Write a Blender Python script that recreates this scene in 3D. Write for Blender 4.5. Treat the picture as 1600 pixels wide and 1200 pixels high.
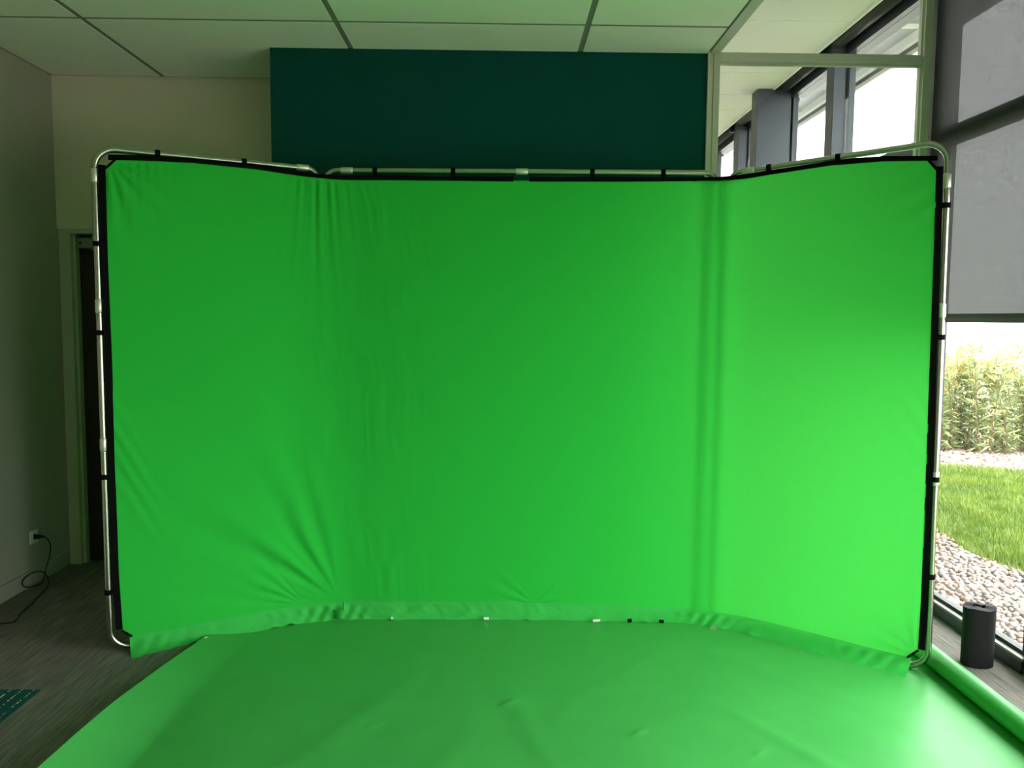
import bpy, math, random
import numpy as np
from mathutils import Vector, Matrix

for o in list(bpy.data.objects):
    bpy.data.objects.remove(o, do_unlink=True)
scene = bpy.context.scene
COL = scene.collection
random.seed(7)
RNG = np.random.default_rng(7)

# ------------------------------------------------------------------ camera
EYE = 1.52
FPX = 1260.0
YAW, PITCH, ROLL = (math.radians(a) for a in (0.878, 4.686, 0.498))
fwd = Vector((math.sin(YAW) * math.cos(PITCH), math.cos(YAW) * math.cos(PITCH), -math.sin(PITCH)))
rgt = Vector((math.cos(YAW), -math.sin(YAW), 0))
upv = rgt.cross(fwd)
r2 = rgt * math.cos(ROLL) + upv * math.sin(ROLL)
u2 = -rgt * math.sin(ROLL) + upv * math.cos(ROLL)
cam_data = bpy.data.cameras.new('camera')
cam_data.sensor_fit = 'HORIZONTAL'
cam_data.sensor_width = 36.0
cam_data.lens = FPX / 1600.0 * 36.0
cam_data.clip_start = 0.05
cam_data.clip_end = 300
cam = bpy.data.objects.new('camera', cam_data)
COL.objects.link(cam)
cam.matrix_world = Matrix(((r2.x, u2.x, -fwd.x, 0), (r2.y, u2.y, -fwd.y, 0), (r2.z, u2.z, -fwd.z, EYE), (0, 0, 0, 1)))
scene.camera = cam

# ------------------------------------------------------------------ sky and exposure
SKY = 1.0
world = bpy.data.worlds.new('overcast_sky')
scene.world = world
world.use_nodes = True
wn, wl = world.node_tree.nodes, world.node_tree.links
wn.clear()
wout = wn.new('ShaderNodeOutputWorld')
wbg = wn.new('ShaderNodeBackground')
wtc = wn.new('ShaderNodeTexCoord')
wno = wn.new('ShaderNodeTexNoise')
wno.inputs['Scale'].default_value = 2.6
wno.inputs['Detail'].default_value = 5
wra = wn.new('ShaderNodeValToRGB')
wra.color_ramp.elements[0].position = 0.3
wra.color_ramp.elements[0].color = (0.95, 0.955, 0.97, 1)
wra.color_ramp.elements[1].position = 0.7
wra.color_ramp.elements[1].color = (1.0, 0.995, 0.965, 1)
wl.new(wtc.outputs['Generated'], wno.inputs['Vector'])
wl.new(wno.outputs['Fac'], wra.inputs['Fac'])
wl.new(wra.outputs['Color'], wbg.inputs['Color'])
wbg.inputs['Strength'].default_value = SKY
wl.new(wbg.outputs['Background'], wout.inputs['Surface'])
scene.view_settings.view_transform = 'Standard'
scene.view_settings.look = 'None'
scene.view_settings.gamma = 1.0
scene.view_settings.use_curve_mapping = False
scene.view_settings.exposure = 3.42
scene.cycles.max_bounces = 14
scene.cycles.diffuse_bounces = 7
scene.cycles.transparent_max_bounces = 24
scene.cycles.transmission_bounces = 8
scene.cycles.glossy_bounces = 5
scene.cycles.sample_clamp_indirect = 6.0


def portal(name, loc, rot, sx, sy):
    """window portal: guides sky sampling through an opening, gives off no light itself"""
    d = bpy.data.lights.new(name, 'AREA')
    d.shape = 'RECTANGLE'
    d.size, d.size_y = sx, sy
    d.cycles.is_portal = True
    o = bpy.data.objects.new(name, d)
    COL.objects.link(o)
    o.location = loc
    o.rotation_euler = rot
    return o


REAR = -3.4          # inner face of the rear wall behind the camera
portal('window_portal', (2.42, 0.4, 1.65), (0, math.radians(90), 0), 3.2, 7.8)
portal('window_portal', (2.42, 7.2, 1.65), (0, math.radians(90), 0), 3.2, 5.6)


# ------------------------------------------------------------------ materials
def lin(r, g, b):
    def f(v):
        v /= 255.0
        return v / 12.92 if v <= 0.04045 else ((v + 0.055) / 1.055) ** 2.4
    return (f(r), f(g), f(b), 1.0)


def new_mat(name):
    m = bpy.data.materials.new(name)
    m.use_nodes = True
    nt = m.node_tree
    bsdf = nt.nodes['Principled BSDF']
    return m, nt, bsdf


def mat(name, col, rough=0.6, metal=0.0, spec=0.4, noise=0.0, nscale=40.0, bump=0.0, bscale=200.0, stretch=(1, 1, 1)):
    m, nt, b = new_mat(name)
    b.inputs['Base Color'].default_value = col
    b.inputs['Roughness'].default_value = rough
    b.inputs['Metallic'].default_value = metal
    b.inputs['Specular IOR Level'].default_value = spec
    geo = nt.nodes.new('ShaderNodeNewGeometry')
    mp = nt.nodes.new('ShaderNodeMapping')
    mp.inputs['Scale'].default_value = stretch
    nt.links.new(geo.outputs['Position'], mp.inputs['Vector'])
    if noise:
        n = nt.nodes.new('ShaderNodeTexNoise')
        n.inputs['Scale'].default_value = nscale
        n.inputs['Detail'].default_value = 4
        nt.links.new(mp.outputs['Vector'], n.inputs['Vector'])
        r = nt.nodes.new('ShaderNodeValToRGB')
        r.color_ramp.elements[0].position = 0.3
        r.color_ramp.elements[1].position = 0.7
        r.color_ramp.elements[0].color = tuple(c * (1 - noise) for c in col[:3]) + (1,)
        r.color_ramp.elements[1].color = tuple(min(1, c * (1 + noise)) for c in col[:3]) + (1,)
        nt.links.new(n.outputs['Fac'], r.inputs['Fac'])
        nt.links.new(r.outputs['Color'], b.inputs['Base Color'])
    if bump:
        n2 = nt.nodes.new('ShaderNodeTexNoise')
        n2.inputs['Scale'].default_value = bscale
        n2.inputs['Detail'].default_value = 3
        nt.links.new(mp.outputs['Vector'], n2.inputs['Vector'])
        bp = nt.nodes.new('ShaderNodeBump')
        bp.inputs['Strength'].default_value = bump
        bp.inputs['Distance'].default_value = 0.002
        nt.links.new(n2.outputs['Fac'], bp.inputs['Height'])
        nt.links.new(bp.outputs['Normal'], b.inputs['Normal'])
    return m


def fabric(name, col, tcol, trans, weave=900.0, see=0.0, var=0.05, wb=0.12):
    """woven cloth: diffuse front, translucent body, optional open weave"""
    m, nt, b = new_mat(name)
    N, L = nt.nodes, nt.links
    out = N['Material Output']
    N.remove(b)
    geo = N.new('ShaderNodeNewGeometry')
    n = N.new('ShaderNodeTexNoise')
    n.inputs['Scale'].default_value = 160
    n.inputs['Detail'].default_value = 2
    mp = N.new('ShaderNodeMapping')
    mp.inputs['Scale'].default_value = (1, 1, 6)
    L.new(geo.outputs['Position'], mp.inputs['Vector'])
    L.new(mp.outputs['Vector'], n.inputs['Vector'])
    r = N.new('ShaderNodeValToRGB')
    r.color_ramp.elements[0].color = tuple(c * (1 - var) for c in col[:3]) + (1,)
    r.color_ramp.elements[1].color = tuple(min(1, c * (1 + var)) for c in col[:3]) + (1,)
    L.new(n.outputs['Fac'], r.inputs['Fac'])
    r2_ = N.new('ShaderNodeValToRGB')
    r2_.color_ramp.elements[0].color = tuple(c * (1 - 2 * var) for c in tcol[:3]) + (1,)
    r2_.color_ramp.elements[1].color = tuple(min(1, c * (1 + 2 * var)) for c in tcol[:3]) + (1,)
    L.new(n.outputs['Fac'], r2_.inputs['Fac'])
    n2 = N.new('ShaderNodeTexNoise')
    n2.inputs['Scale'].default_value = weave
    L.new(geo.outputs['Position'], n2.inputs['Vector'])
    bp = N.new('ShaderNodeBump')
    bp.inputs['Strength'].default_value = wb
    bp.inputs['Distance'].default_value = 0.001
    L.new(n2.outputs['Fac'], bp.inputs['Height'])
    d = N.new('ShaderNodeBsdfDiffuse')
    L.new(r.outputs['Color'], d.inputs['Color'])
    L.new(bp.outputs['Normal'], d.inputs['Normal'])
    t = N.new('ShaderNodeBsdfTranslucent')
    L.new(r2_.outputs['Color'], t.inputs['Color'])
    mx = N.new('ShaderNodeMixShader')
    mx.inputs['Fac'].default_value = trans
    L.new(d.outputs[0], mx.inputs[1])
    L.new(t.outputs[0], mx.inputs[2])
    last = mx
    if see:
        tr = N.new('ShaderNodeBsdfTransparent')
        m2 = N.new('ShaderNodeMixShader')
        acc = None
        for sc3 in ((1, 260, 30), (1, 30, 260)):      # open weave: threads run both ways
            mp3 = N.new('ShaderNodeMapping')
            mp3.inputs['Scale'].default_value = sc3
            L.new(geo.outputs['Position'], mp3.inputs['Vector'])
            n3 = N.new('ShaderNodeTexNoise')
            n3.inputs['Scale'].default_value = 1.0
            n3.inputs['Detail'].default_value = 2
            L.new(mp3.outputs['Vector'], n3.inputs['Vector'])
            if acc is None:
                acc = n3.outputs['Fac']
            else:
                ad = N.new('ShaderNodeMath')
                ad.operation = 'ADD'
                L.new(acc, ad.inputs[0])
                L.new(n3.outputs['Fac'], ad.inputs[1])
                acc = ad.outputs[0]
        mr = N.new('ShaderNodeMapRange')
        mr.inputs['From Min'].default_value = 0.6
        mr.inputs['From Max'].default_value = 1.4
        mr.inputs['To Min'].default_value = see * 0.45
        mr.inputs['To Max'].default_value = see * 1.55
        L.new(acc, mr.inputs['Value'])
        L.new(mr.outputs['Result'], m2.inputs['Fac'])
        L.new(mx.outputs[0], m2.inputs[1])
        L.new(tr.outputs[0], m2.inputs[2])
        last = m2
    L.new(last.outputs[0], out.inputs['Surface'])
    return m


def glass(name, tint=(0.96, 0.98, 0.97, 1)):
    m, nt, b = new_mat(name)
    N, L = nt.nodes, nt.links
    out = N['Material Output']
    N.remove(b)
    lw = N.new('ShaderNodeLayerWeight')
    lw.inputs['Blend'].default_value = 0.5
    pw = N.new('ShaderNodeMath')
    pw.operation = 'POWER'
    L.new(lw.outputs['Facing'], pw.inputs[0])
    pw.inputs[1].default_value = 5.0
    fr = N.new('ShaderNodeMath')      # Schlick reflectance of one glass face, the same from either side
    fr.operation = 'MULTIPLY_ADD'
    L.new(pw.outputs[0], fr.inputs[0])
    fr.inputs[1].default_value = 0.60
    fr.inputs[2].default_value = 0.025
    tr = N.new('ShaderNodeBsdfTransparent')
    tr.inputs['Color'].default_value = tint
    gl = N.new('ShaderNodeBsdfGlossy')
    gl.inputs['Roughness'].default_value = 0.0
    mx = N.new('ShaderNodeMixShader')
    L.new(fr.outputs[0], mx.inputs['Fac'])
    L.new(tr.outputs[0], mx.inputs[1])
    L.new(gl.outputs[0], mx.inputs[2])
    L.new(mx.outputs[0], out.inputs['Surface'])
    return m


def carpet(name, base, lo, hi, dashes=False):
    m, nt, b = new_mat(name)
    N, L = nt.nodes, nt.links
    b.inputs['Roughness'].default_value = 0.95
    b.inputs['Specular IOR Level'].default_value = 0.1
    geo = N.new('ShaderNodeNewGeometry')
    mp = N.new('ShaderNodeMapping')
    mp.inputs['Scale'].default_value = (90, 5, 1)
    L.new(geo.outputs['Position'], mp.inputs['Vector'])
    st = N.new('ShaderNodeTexNoise')
    st.inputs['Scale'].default_value = 1.0
    st.inputs['Detail'].default_value = 4
    L.new(mp.outputs['Vector'], st.inputs['Vector'])
    fine = N.new('ShaderNodeTexNoise')
    fine.inputs['Scale'].default_value = 330
    fine.inputs['Detail'].default_value = 2
    L.new(geo.outputs['Position'], fine.inputs['Vector'])
    add = N.new('ShaderNodeMath')
    add.operation = 'MULTIPLY_ADD'
    L.new(fine.outputs['Fac'], add.inputs[0])
    add.inputs[1].default_value = 1.5
    L.new(st.outputs['Fac'], add.inputs[2])
    r = N.new('ShaderNodeValToRGB')
    r.color_ramp.elements[0].position = 0.85
    r.color_ramp.elements[1].position = 1.7
    r.color_ramp.elements[0].color = lo
    r.color_ramp.elements[1].color = hi
    e = r.color_ramp.elements.new(1.22)
    e.color = base
    half = N.new('ShaderNodeMath')
    half.operation = 'MULTIPLY'
    half.inputs[1].default_value = 1.0
    r.color_ramp.elements[0].position = 0.34
    e.position = 0.5
    r.color_ramp.elements[-1].position = 0.68
    half.inputs[1].default_value = 0.4
    L.new(add.outputs[0], half.inputs[0])
    L.new(half.outputs[0], r.inputs['Fac'])
    col_out = r.outputs['Color']
    if dashes:
        sep = N.new('ShaderNodeSeparateXYZ')
        L.new(geo.outputs['Position'], sep.inputs[0])

        def math_(op, a, v=None):
            n = N.new('ShaderNodeMath')
            n.operation = op
            L.new(a, n.inputs[0])
            if v is not None:
                if isinstance(v, (int, float)):
                    n.inputs[1].default_value = v
                else:
                    L.new(v, n.inputs[1])
            return n.outputs[0]
        row = math_('PINGPONG', sep.outputs['X'], 0.0235)
        rowm = math_('LESS_THAN', row, 0.003)
        mp2 = N.new('ShaderNodeMapping')
        mp2.inputs['Scale'].default_value = (21, 90, 1)
        L.new(geo.outputs['Position'], mp2.inputs['Vector'])
        dn = N.new('ShaderNodeTexNoise')
        dn.inputs['Scale'].default_value = 1
        dn.inputs['Detail'].default_value = 0
        L.new(mp2.outputs['Vector'], dn.inputs['Vector'])
        dm = math_('GREATER_THAN', dn.outputs['Fac'], 0.52)
        mask = math_('MULTIPLY', rowm, dm)
        mix = N.new('ShaderNodeMix')
        mix.data_type = 'RGBA'
        L.new(mask, mix.inputs['Factor'])
        L.new(col_out, mix.inputs['A'])
        mix.inputs['B'].default_value = lin(225, 225, 175)
        col_out = mix.outputs['Result']
    L.new(col_out, b.inputs['Base Color'])
    bp = N.new('ShaderNodeBump')
    bp.inputs['Strength'].default_value = 0.6
    bp.inputs['Distance'].default_value = 0.003
    L.new(half.outputs[0], bp.inputs['Height'])
    L.new(bp.outputs['Normal'], b.inputs['Normal'])
    return m


def perforated(name):
    m, nt, b = new_mat(name)
    N, L = nt.nodes, nt.links
    b.inputs['Base Color'].default_value = lin(150, 152, 158)
    b.inputs['Metallic'].default_value = 0.3
    b.inputs['Roughness'].default_value = 0.5
    out = N['Material Output']
    geo = N.new('ShaderNodeNewGeometry')
    sep = N.new('ShaderNodeSeparateXYZ')
    L.new(geo.outputs['Position'], sep.inputs[0])

    def mm(op, a, v):
        n = N.new('ShaderNodeMath')
        n.operation = op
        if hasattr(a, 'links'):
            L.new(a, n.inputs[0])
        else:
            n.inputs[0].default_value = a
        if hasattr(v, 'links'):
            L.new(v, n.inputs[1])
        else:
            n.inputs[1].default_value = v
        return n.outputs[0]
    s = mm('ADD', sep.outputs['X'], sep.outputs['Y'])
    t = mm('SUBTRACT', sep.outputs['X'], sep.outputs['Y'])
    a = mm('SUBTRACT', mm('PINGPONG', s, 0.019), 0.0095)
    c = mm('SUBTRACT', mm('PINGPONG', t, 0.019), 0.0095)
    d2 = mm('ADD', mm('MULTIPLY', a, a), mm('MULTIPLY', c, c))
    hole = mm('LESS_THAN', d2, 0.000022)
    tr = N.new('ShaderNodeBsdfTransparent')
    mx = N.new('ShaderNodeMixShader')
    L.new(hole, mx.inputs['Fac'])
    L.new(b.outputs[0], mx.inputs[1])
    L.new(tr.outputs[0], mx.inputs[2])
    L.new(mx.outputs[0], out.inputs['Surface'])
    return m


def leafy(name, cols, scale=30.0, trans=0.35):
    m, nt, b = new_mat(name)
    N, L = nt.nodes, nt.links
    out = N['Material Output']
    N.remove(b)
    at = N.new('ShaderNodeAttribute')
    at.attribute_name = 'tone'
    r = N.new('ShaderNodeValToRGB')
    els = r.color_ramp.elements
    els[0].color = cols[0]
    els[1].color = cols[-1]
    for i, c in enumerate(cols[1:-1]):
        e = els.new((i + 1) / (len(cols) - 1))
        e.color = c
    L.new(at.outputs['Fac'], r.inputs['Fac'])
    d = N.new('ShaderNodeBsdfDiffuse')
    t = N.new('ShaderNodeBsdfTranslucent')
    g = N.new('ShaderNodeBsdfGlossy')
    g.inputs['Roughness'].default_value = 0.4
    L.new(r.outputs['Color'], d.inputs['Color'])
    L.new(r.outputs['Color'], t.inputs['Color'])
    m1 = N.new('ShaderNodeMixShader')
    m1.inputs['Fac'].default_value = trans
    L.new(d.outputs[0], m1.inputs[1])
    L.new(t.outputs[0], m1.inputs[2])
    m2 = N.new('ShaderNodeMixShader')
    m2.inputs['Fac'].default_value = 0.06
    L.new(m1.outputs[0], m2.inputs[1])
    L.new(g.outputs[0], m2.inputs[2])
    L.new(m2.outputs[0], out.inputs['Surface'])
    return m


M = {}
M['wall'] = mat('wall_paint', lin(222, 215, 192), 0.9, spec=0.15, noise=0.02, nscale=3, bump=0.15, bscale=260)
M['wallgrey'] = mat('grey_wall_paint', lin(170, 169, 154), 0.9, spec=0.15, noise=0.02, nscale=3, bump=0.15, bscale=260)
M['teal'] = mat('teal_paint', lin(0, 72, 68), 0.8, spec=0.15, noise=0.04, nscale=4, bump=0.2, bscale=260)
M['ceil'] = mat('ceiling_tile_paint', lin(250, 247, 238), 0.95, spec=0.1, noise=0.02, nscale=6, bump=0.15, bscale=300)
M['ceil2'] = mat('white_ceiling_paint', lin(236, 234, 226), 0.95, spec=0.1, noise=0.015, nscale=6)
M['grid'] = mat('ceiling_grid_grey', lin(138, 138, 130), 0.8)
M['cream'] = mat('cream_lacquer', lin(198, 195, 180), 0.55, noise=0.02)
M['doorframe'] = mat('door_frame_paint', lin(190, 190, 170), 0.6, noise=0.03)
M['doorwood'] = mat('dark_door_wood', lin(52, 36, 27), 0.5, noise=0.35, nscale=30, stretch=(6, 6, 0.5))
M['steel'] = mat('brushed_steel', lin(150, 150, 145), 0.45, metal=0.7)
M['black'] = mat('black_plastic', lin(14, 14, 14), 0.55)
M['alu'] = mat('polished_aluminium', lin(186, 184, 172), 0.24, metal=1.0, noise=0.04, nscale=60, stretch=(1, 1, 8))
M['aluc'] = mat('cast_connector', lin(228, 226, 215), 0.4, metal=0.85)
M['border'] = mat('black_webbing', lin(9, 9, 9), 0.85, spec=0.1, bump=0.3, bscale=700)
M['cloth'] = fabric('green_cloth', (0.040, 0.67, 0.080, 1), (0.100, 0.68, 0.105, 1), 0.30)
M['flap'] = fabric('green_cloth_hem', (0.062, 0.58, 0.105, 1), (0.08, 0.6, 0.09, 1), 0.22)
M['sheet'] = mat('green_vinyl', (0.066, 0.40, 0.088, 1), 0.42, spec=0.45, noise=0.04, nscale=7, bump=0.12, bscale=120)
M['tagw'] = mat('white_tag', lin(232, 230, 225), 0.7)
M['blind'] = fabric('grey_blind_fabric', (0.06, 0.06, 0.06, 1), (0.038, 0.038, 0.038, 1), 0.4, weave=500, see=0.023, var=0.12)
M['frame'] = mat('anthracite_aluminium', lin(62, 66, 72), 0.42, metal=0.3, spec=0.5)
M['framel'] = mat('grey_column_cladding', lin(60, 64, 72), 0.45, metal=0.2, spec=0.5, bump=0.05)
M['hem'] = mat('dark_hem_bar', lin(44, 48, 46), 0.5)
M['glass'] = glass('window_glass')
M['partglass'] = glass('partition_glass', (0.93, 0.97, 0.95, 1))
M['rubber'] = mat('black_rubber_mat', lin(26, 25, 27), 0.75, spec=0.25, noise=0.08, nscale=30, bump=0.2, bscale=300)
M['white'] = mat('white_plastic', lin(225, 225, 218), 0.4)
M['carpet'] = carpet('grey_carpet', lin(124, 118, 112), lin(70, 66, 62), lin(200, 193, 185))
M['carpetteal'] = carpet('teal_carpet', lin(30, 92, 96), lin(18, 66, 70), lin(60, 122, 124), dashes=True)
M['concrete'] = mat('pale_gravel_ground', lin(205, 198, 190), 0.9, noise=0.15, nscale=25, bump=0.4, bscale=60)
M['soil'] = mat('lawn_soil', lin(96, 104, 52), 0.95, noise=0.3, nscale=30)
M['eave'] = mat('white_fascia', lin(232, 230, 226), 0.6)
M['perf'] = perforated('perforated_sheet')
M['stem'] = mat('shrub_stem', lin(110, 92, 70), 0.8, noise=0.2)
M['leaf'] = leafy('hedge_leaf', [lin(104, 128, 78), lin(146, 162, 108), lin(182, 190, 136), lin(216, 202, 122), lin(214, 160, 112)])
M['grass'] = leafy('grass_blade', [lin(74, 104, 28), lin(102, 132, 40), lin(128, 150, 60), lin(156, 164, 92)])
PEB = [mat('pebble_stone', c, 0.7, noise=0.10, nscale=70) for c in
       (lin(160, 144, 136), lin(168, 157, 150), lin(146, 134, 128), lin(158, 129, 106), lin(135, 128, 127), lin(174, 166, 160))]

# ------------------------------------------------------------------ mesh helpers
WLOC = {}


def finish(o, parent=None, label=None, cat=None, group=None, kind=None, local=False):
    COL.objects.link(o)
    if parent is not None:
        o.parent = parent
        w = WLOC[parent.name]
        o.location = Vector(o.location) - w
        WLOC[o.name] = w + Vector(o.location)
    else:
        WLOC[o.name] = Vector(o.location)
    if label:
        o['label'] = label
    if cat:
        o['category'] = cat
    if group:
        o['group'] = group
    if kind:
        o['kind'] = kind
    return o


def empty(name, loc, label=None, cat=None, group=None, kind=None):
    o = bpy.data.objects.new(name, None)
    o.empty_display_size = 0.1
    o.location = loc
    return finish(o, None, label, cat, group, kind)


class MB:
    def __init__(self):
        self.v = []
        self.f = []

    def box(self, x0, x1, y0, y1, z0, z1):
        n = len(self.v)
        self.v += [(x0, y0, z0), (x1, y0, z0), (x1, y1, z0), (x0, y1, z0), (x0, y0, z1), (x1, y0, z1), (x1, y1, z1), (x0, y1, z1)]
        self.f += [tuple(n + i for i in q) for q in ((0, 3, 2, 1), (4, 5, 6, 7), (0, 1, 5, 4), (1, 2, 6, 5), (2, 3, 7, 6), (3, 0, 4, 7))]
        return self

    def obox(self, c, ax, ay, az):
        """oriented box from centre and three half-axes"""
        n = len(self.v)
        c, ax, ay, az = (Vector(q) for q in (c, ax, ay, az))
        for sz in (-1, 1):
            for sx, sy in ((-1, -1), (1, -1), (1, 1), (-1, 1)):
                self.v.append(tuple(c + ax * sx + ay * sy + az * sz))
        self.f += [tuple(n + i for i in q) for q in ((0, 3, 2, 1), (4, 5, 6, 7), (0, 1, 5, 4), (1, 2, 6, 5), (2, 3, 7, 6), (3, 0, 4, 7))]
        return self

    def tube(self, pts, r, n=12, closed=False, caps=True):
        pts = [Vector(p) for p in pts]
        k = len(pts)
        rr = r if isinstance(r, (list, tuple)) else [r] * k
        tang = []
        for i in range(k):
            a = pts[(i - 1) % k] if (closed or i > 0) else pts[i]
            b = pts[(i + 1) % k] if (closed or i < k - 1) else pts[i]
            tang.append((b - a).normalized())
        t0 = tang[0]
        ref = Vector((0, 0, 1)) if abs(t0.z) < 0.9 else Vector((1, 0, 0))
        nrm = (ref - t0 * ref.dot(t0)).normalized()
        base = len(self.v)
        for i in range(k):
            t = tang[i]
            nrm = (nrm - t * nrm.dot(t)).normalized()
            bn = t.cross(nrm)
            for j in range(n):
                a = 2 * math.pi * j / n
                self.v.append(tuple(pts[i] + (nrm * math.cos(a) + bn * math.sin(a)) * rr[i]))
        for i in range(k if closed else k - 1):
            i2 = (i + 1) % k
            for j in range(n):
                j2 = (j + 1) % n
                self.f.append((base + i * n + j, base + i * n + j2, base + i2 * n + j2, base + i2 * n + j))
        if caps and not closed:
            self.f.append(tuple(base + j for j in reversed(range(n))))
            self.f.append(tuple(base + (k - 1) * n + j for j in range(n)))
        return self

    def grid(self, P):
        """P: array (rows, cols, 3)"""
        n = len(self.v)
        a, b = P.shape[:2]
        self.v += [tuple(map(float, p)) for p in P.reshape(-1, 3)]
        for i in range(a - 1):
            for j in range(b - 1):
                q = n + i * b + j
                self.f.append((q, q + 1, q + b + 1, q + b))
        return self

    def mesh(self, name, m, smooth=False):
        me = bpy.data.meshes.new(name)
        me.from_pydata(self.v, [], self.f)
        me.materials.append(m)
        if smooth:
            me.polygons.foreach_set('use_smooth', [True] * len(me.polygons))
        me.update()
        return me

    def obj(self, name, m, parent=None, smooth=False, bevel=0.0, solid=0.0, **kw):
        o = bpy.data.objects.new(name, self.mesh(name, m, smooth))
        finish(o, parent, **kw)
        if solid:
            s = o.modifiers.new('thickness', 'SOLIDIFY')
            s.thickness = solid
            s.offset = 0
        if bevel:
            b = o.modifiers.new('bevel', 'BEVEL')
            b.width = bevel
            b.segments = 2
            b.limit_method = 'ANGLE'
        return o


def box(name, m, dims, parent=None, bevel=0.0, **kw):
    return MB().box(*dims).obj(name, m, parent, bevel=bevel, **kw)


def hash2(i, j, seed):
    h = np.sin(i * 127.1 + j * 311.7 + seed * 74.7) * 43758.5453
    return h - np.floor(h)


def vnoise(x, y, seed=0):
    xi, yi = np.floor(x), np.floor(y)
    fx, fy = x - xi, y - yi
    fx, fy = fx * fx * (3 - 2 * fx), fy * fy * (3 - 2 * fy)
    a, b = hash2(xi, yi, seed), hash2(xi + 1, yi, seed)
    c, d = hash2(xi, yi + 1, seed), hash2(xi + 1, yi + 1, seed)
    return (a * (1 - fx) + b * fx) * (1 - fy) + (c * (1 - fx) + d * fx) * fy - 0.5


# ------------------------------------------------------------------ room shell
XL, XR = -2.62, 2.26
YB, YT, YP = 4.856, 4.31, 4.32
ZC, ZH = 2.90, 3.33
XE = 1.07            # edge of the lower ceiling, left post of the glazed partition

# floor slab with carpet tiles laid on it
floor = box('floor', M['carpet'], (XL - 0.1, XR + 0.04, REAR - 0.1, 10.2, -0.12, -0.007), kind='structure')
xs = [XL] + [x for x in np.arange(-2.35, XR, 0.5)] + [XR + 0.03]
ys = [REAR] + [y for y in np.arange(-3.31, YB, 0.5)] + [YB]
G = 0.0006
share = {}
for i in range(len(xs) - 1):
    for j in range(len(ys) - 1):
        x0, x1, y0, y1 = xs[i], xs[i + 1], ys[j], ys[j + 1]
        if x0 > -1.2 and y0 > 4.3:
            continue
        cx, cy = (x0 + x1) / 2, (y0 + y1) / 2
        is_teal = abs(cx + 2.1) < 0.02 and abs(cy - 2.94) < 0.02
        key = (round(x1 - x0, 3), round(y1 - y0, 3), is_teal)
        if key not in share:
            hx, hy = (x1 - x0) / 2 - G, (y1 - y0) / 2 - G
            share[key] = MB().box(-hx, hx, -hy, hy, -0.007, 0).mesh('carpet_tile', M['carpetteal'] if is_teal else M['carpet'])
        o = bpy.data.objects.new('carpet_tile', share[key])
        o.location = (cx, cy, 0)
        finish(o, floor)
        if is_teal:
            o['label'] = 'teal carpet tile with rows of pale dashes'

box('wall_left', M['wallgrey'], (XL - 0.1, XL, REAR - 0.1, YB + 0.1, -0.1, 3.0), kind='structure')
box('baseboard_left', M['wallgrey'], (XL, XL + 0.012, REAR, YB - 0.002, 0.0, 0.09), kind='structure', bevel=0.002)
wb = MB()
wb.box(XL, -1.2, YB, YB + 0.15, 2.022, 3.0)
wb.box(-1.66, -1.2, YB, YB + 0.15, -0.1, 2.022)
wb.box(XL, -1.66, YB + 0.112, YB + 0.15, -0.1, 2.022)  # backing added behind the door to stop outside light leaking under it
wb.obj('wall_back', M['wall'], kind='structure')
box('wall_center', M['teal'], (-1.2, XE - 0.001, YT, YB + 0.15, -0.1, 3.0), kind='structure')
box('baseboard_back', M['cream'], (-1.66, -1.2, YB - 0.012, YB, 0.0, 0.09), kind='structure')

# door with frame, leaf and overhead closer
door = empty('door_1', (-2.13, YB, 0), kind='structure', label='dark wooden door with pale frame behind the green screen')
fb = MB()
fb.box(-2.606, -2.538, YB - 0.012, YB + 0.11, 0.0, 2.018)
fb.box(-1.73, -1.662, YB - 0.012, YB + 0.11, 0.0, 2.018)
fb.box(-2.538, -1.73, YB - 0.012, YB + 0.11, 1.993, 2.018)
fb.obj('door_frame', M['doorframe'], door, bevel=0.002)
box('door_stop', M['doorframe'], (-2.538, -2.524, YB + 0.02, YB + 0.11, 0, 1.993), door)
box('door_leaf', M['doorwood'], (-2.524, -1.735, YB + 0.06, YB + 0.1, 0.005, 1.988), door, bevel=0.002)
cl = box('door_closer', M['steel'], (-2.515, -2.30, YB + 0.015, YB + 0.06, 1.912, 1.972), door, bevel=0.003)
MB().tube([(-2.43, YB + 0.036, 1.972), (-2.43, YB + 0.036, 1.987)], 0.008).obj('closer_pivot', M['steel'], cl)
MB().tube([(-2.43, YB + 0.036, 1.903), (-2.43, YB + 0.036, 1.912)], 0.01).obj('closer_pivot', M['steel'], cl)
tri = MB()
tri.v = [(-2.503, YB + 0.0135, 1.948), (-2.483, YB + 0.0135, 1.948), (-2.493, YB + 0.0135, 1.930)]
tri.v += [(x, YB + 0.0149, z) for x, y, z in tri.v]
tri.f = [(0, 2, 1), (3, 4, 5), (0, 1, 4, 3), (1, 2, 5, 4), (2, 0, 3, 5)]
tri.obj('arrow_mark', M['black'], cl)
MB().tube([(-1.80, YB + 0.06, 1.0), (-1.80, YB + 0.02, 1.0), (-1.92, YB + 0.02, 1.0)], 0.01).obj('door_handle', M['steel'], door)

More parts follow.
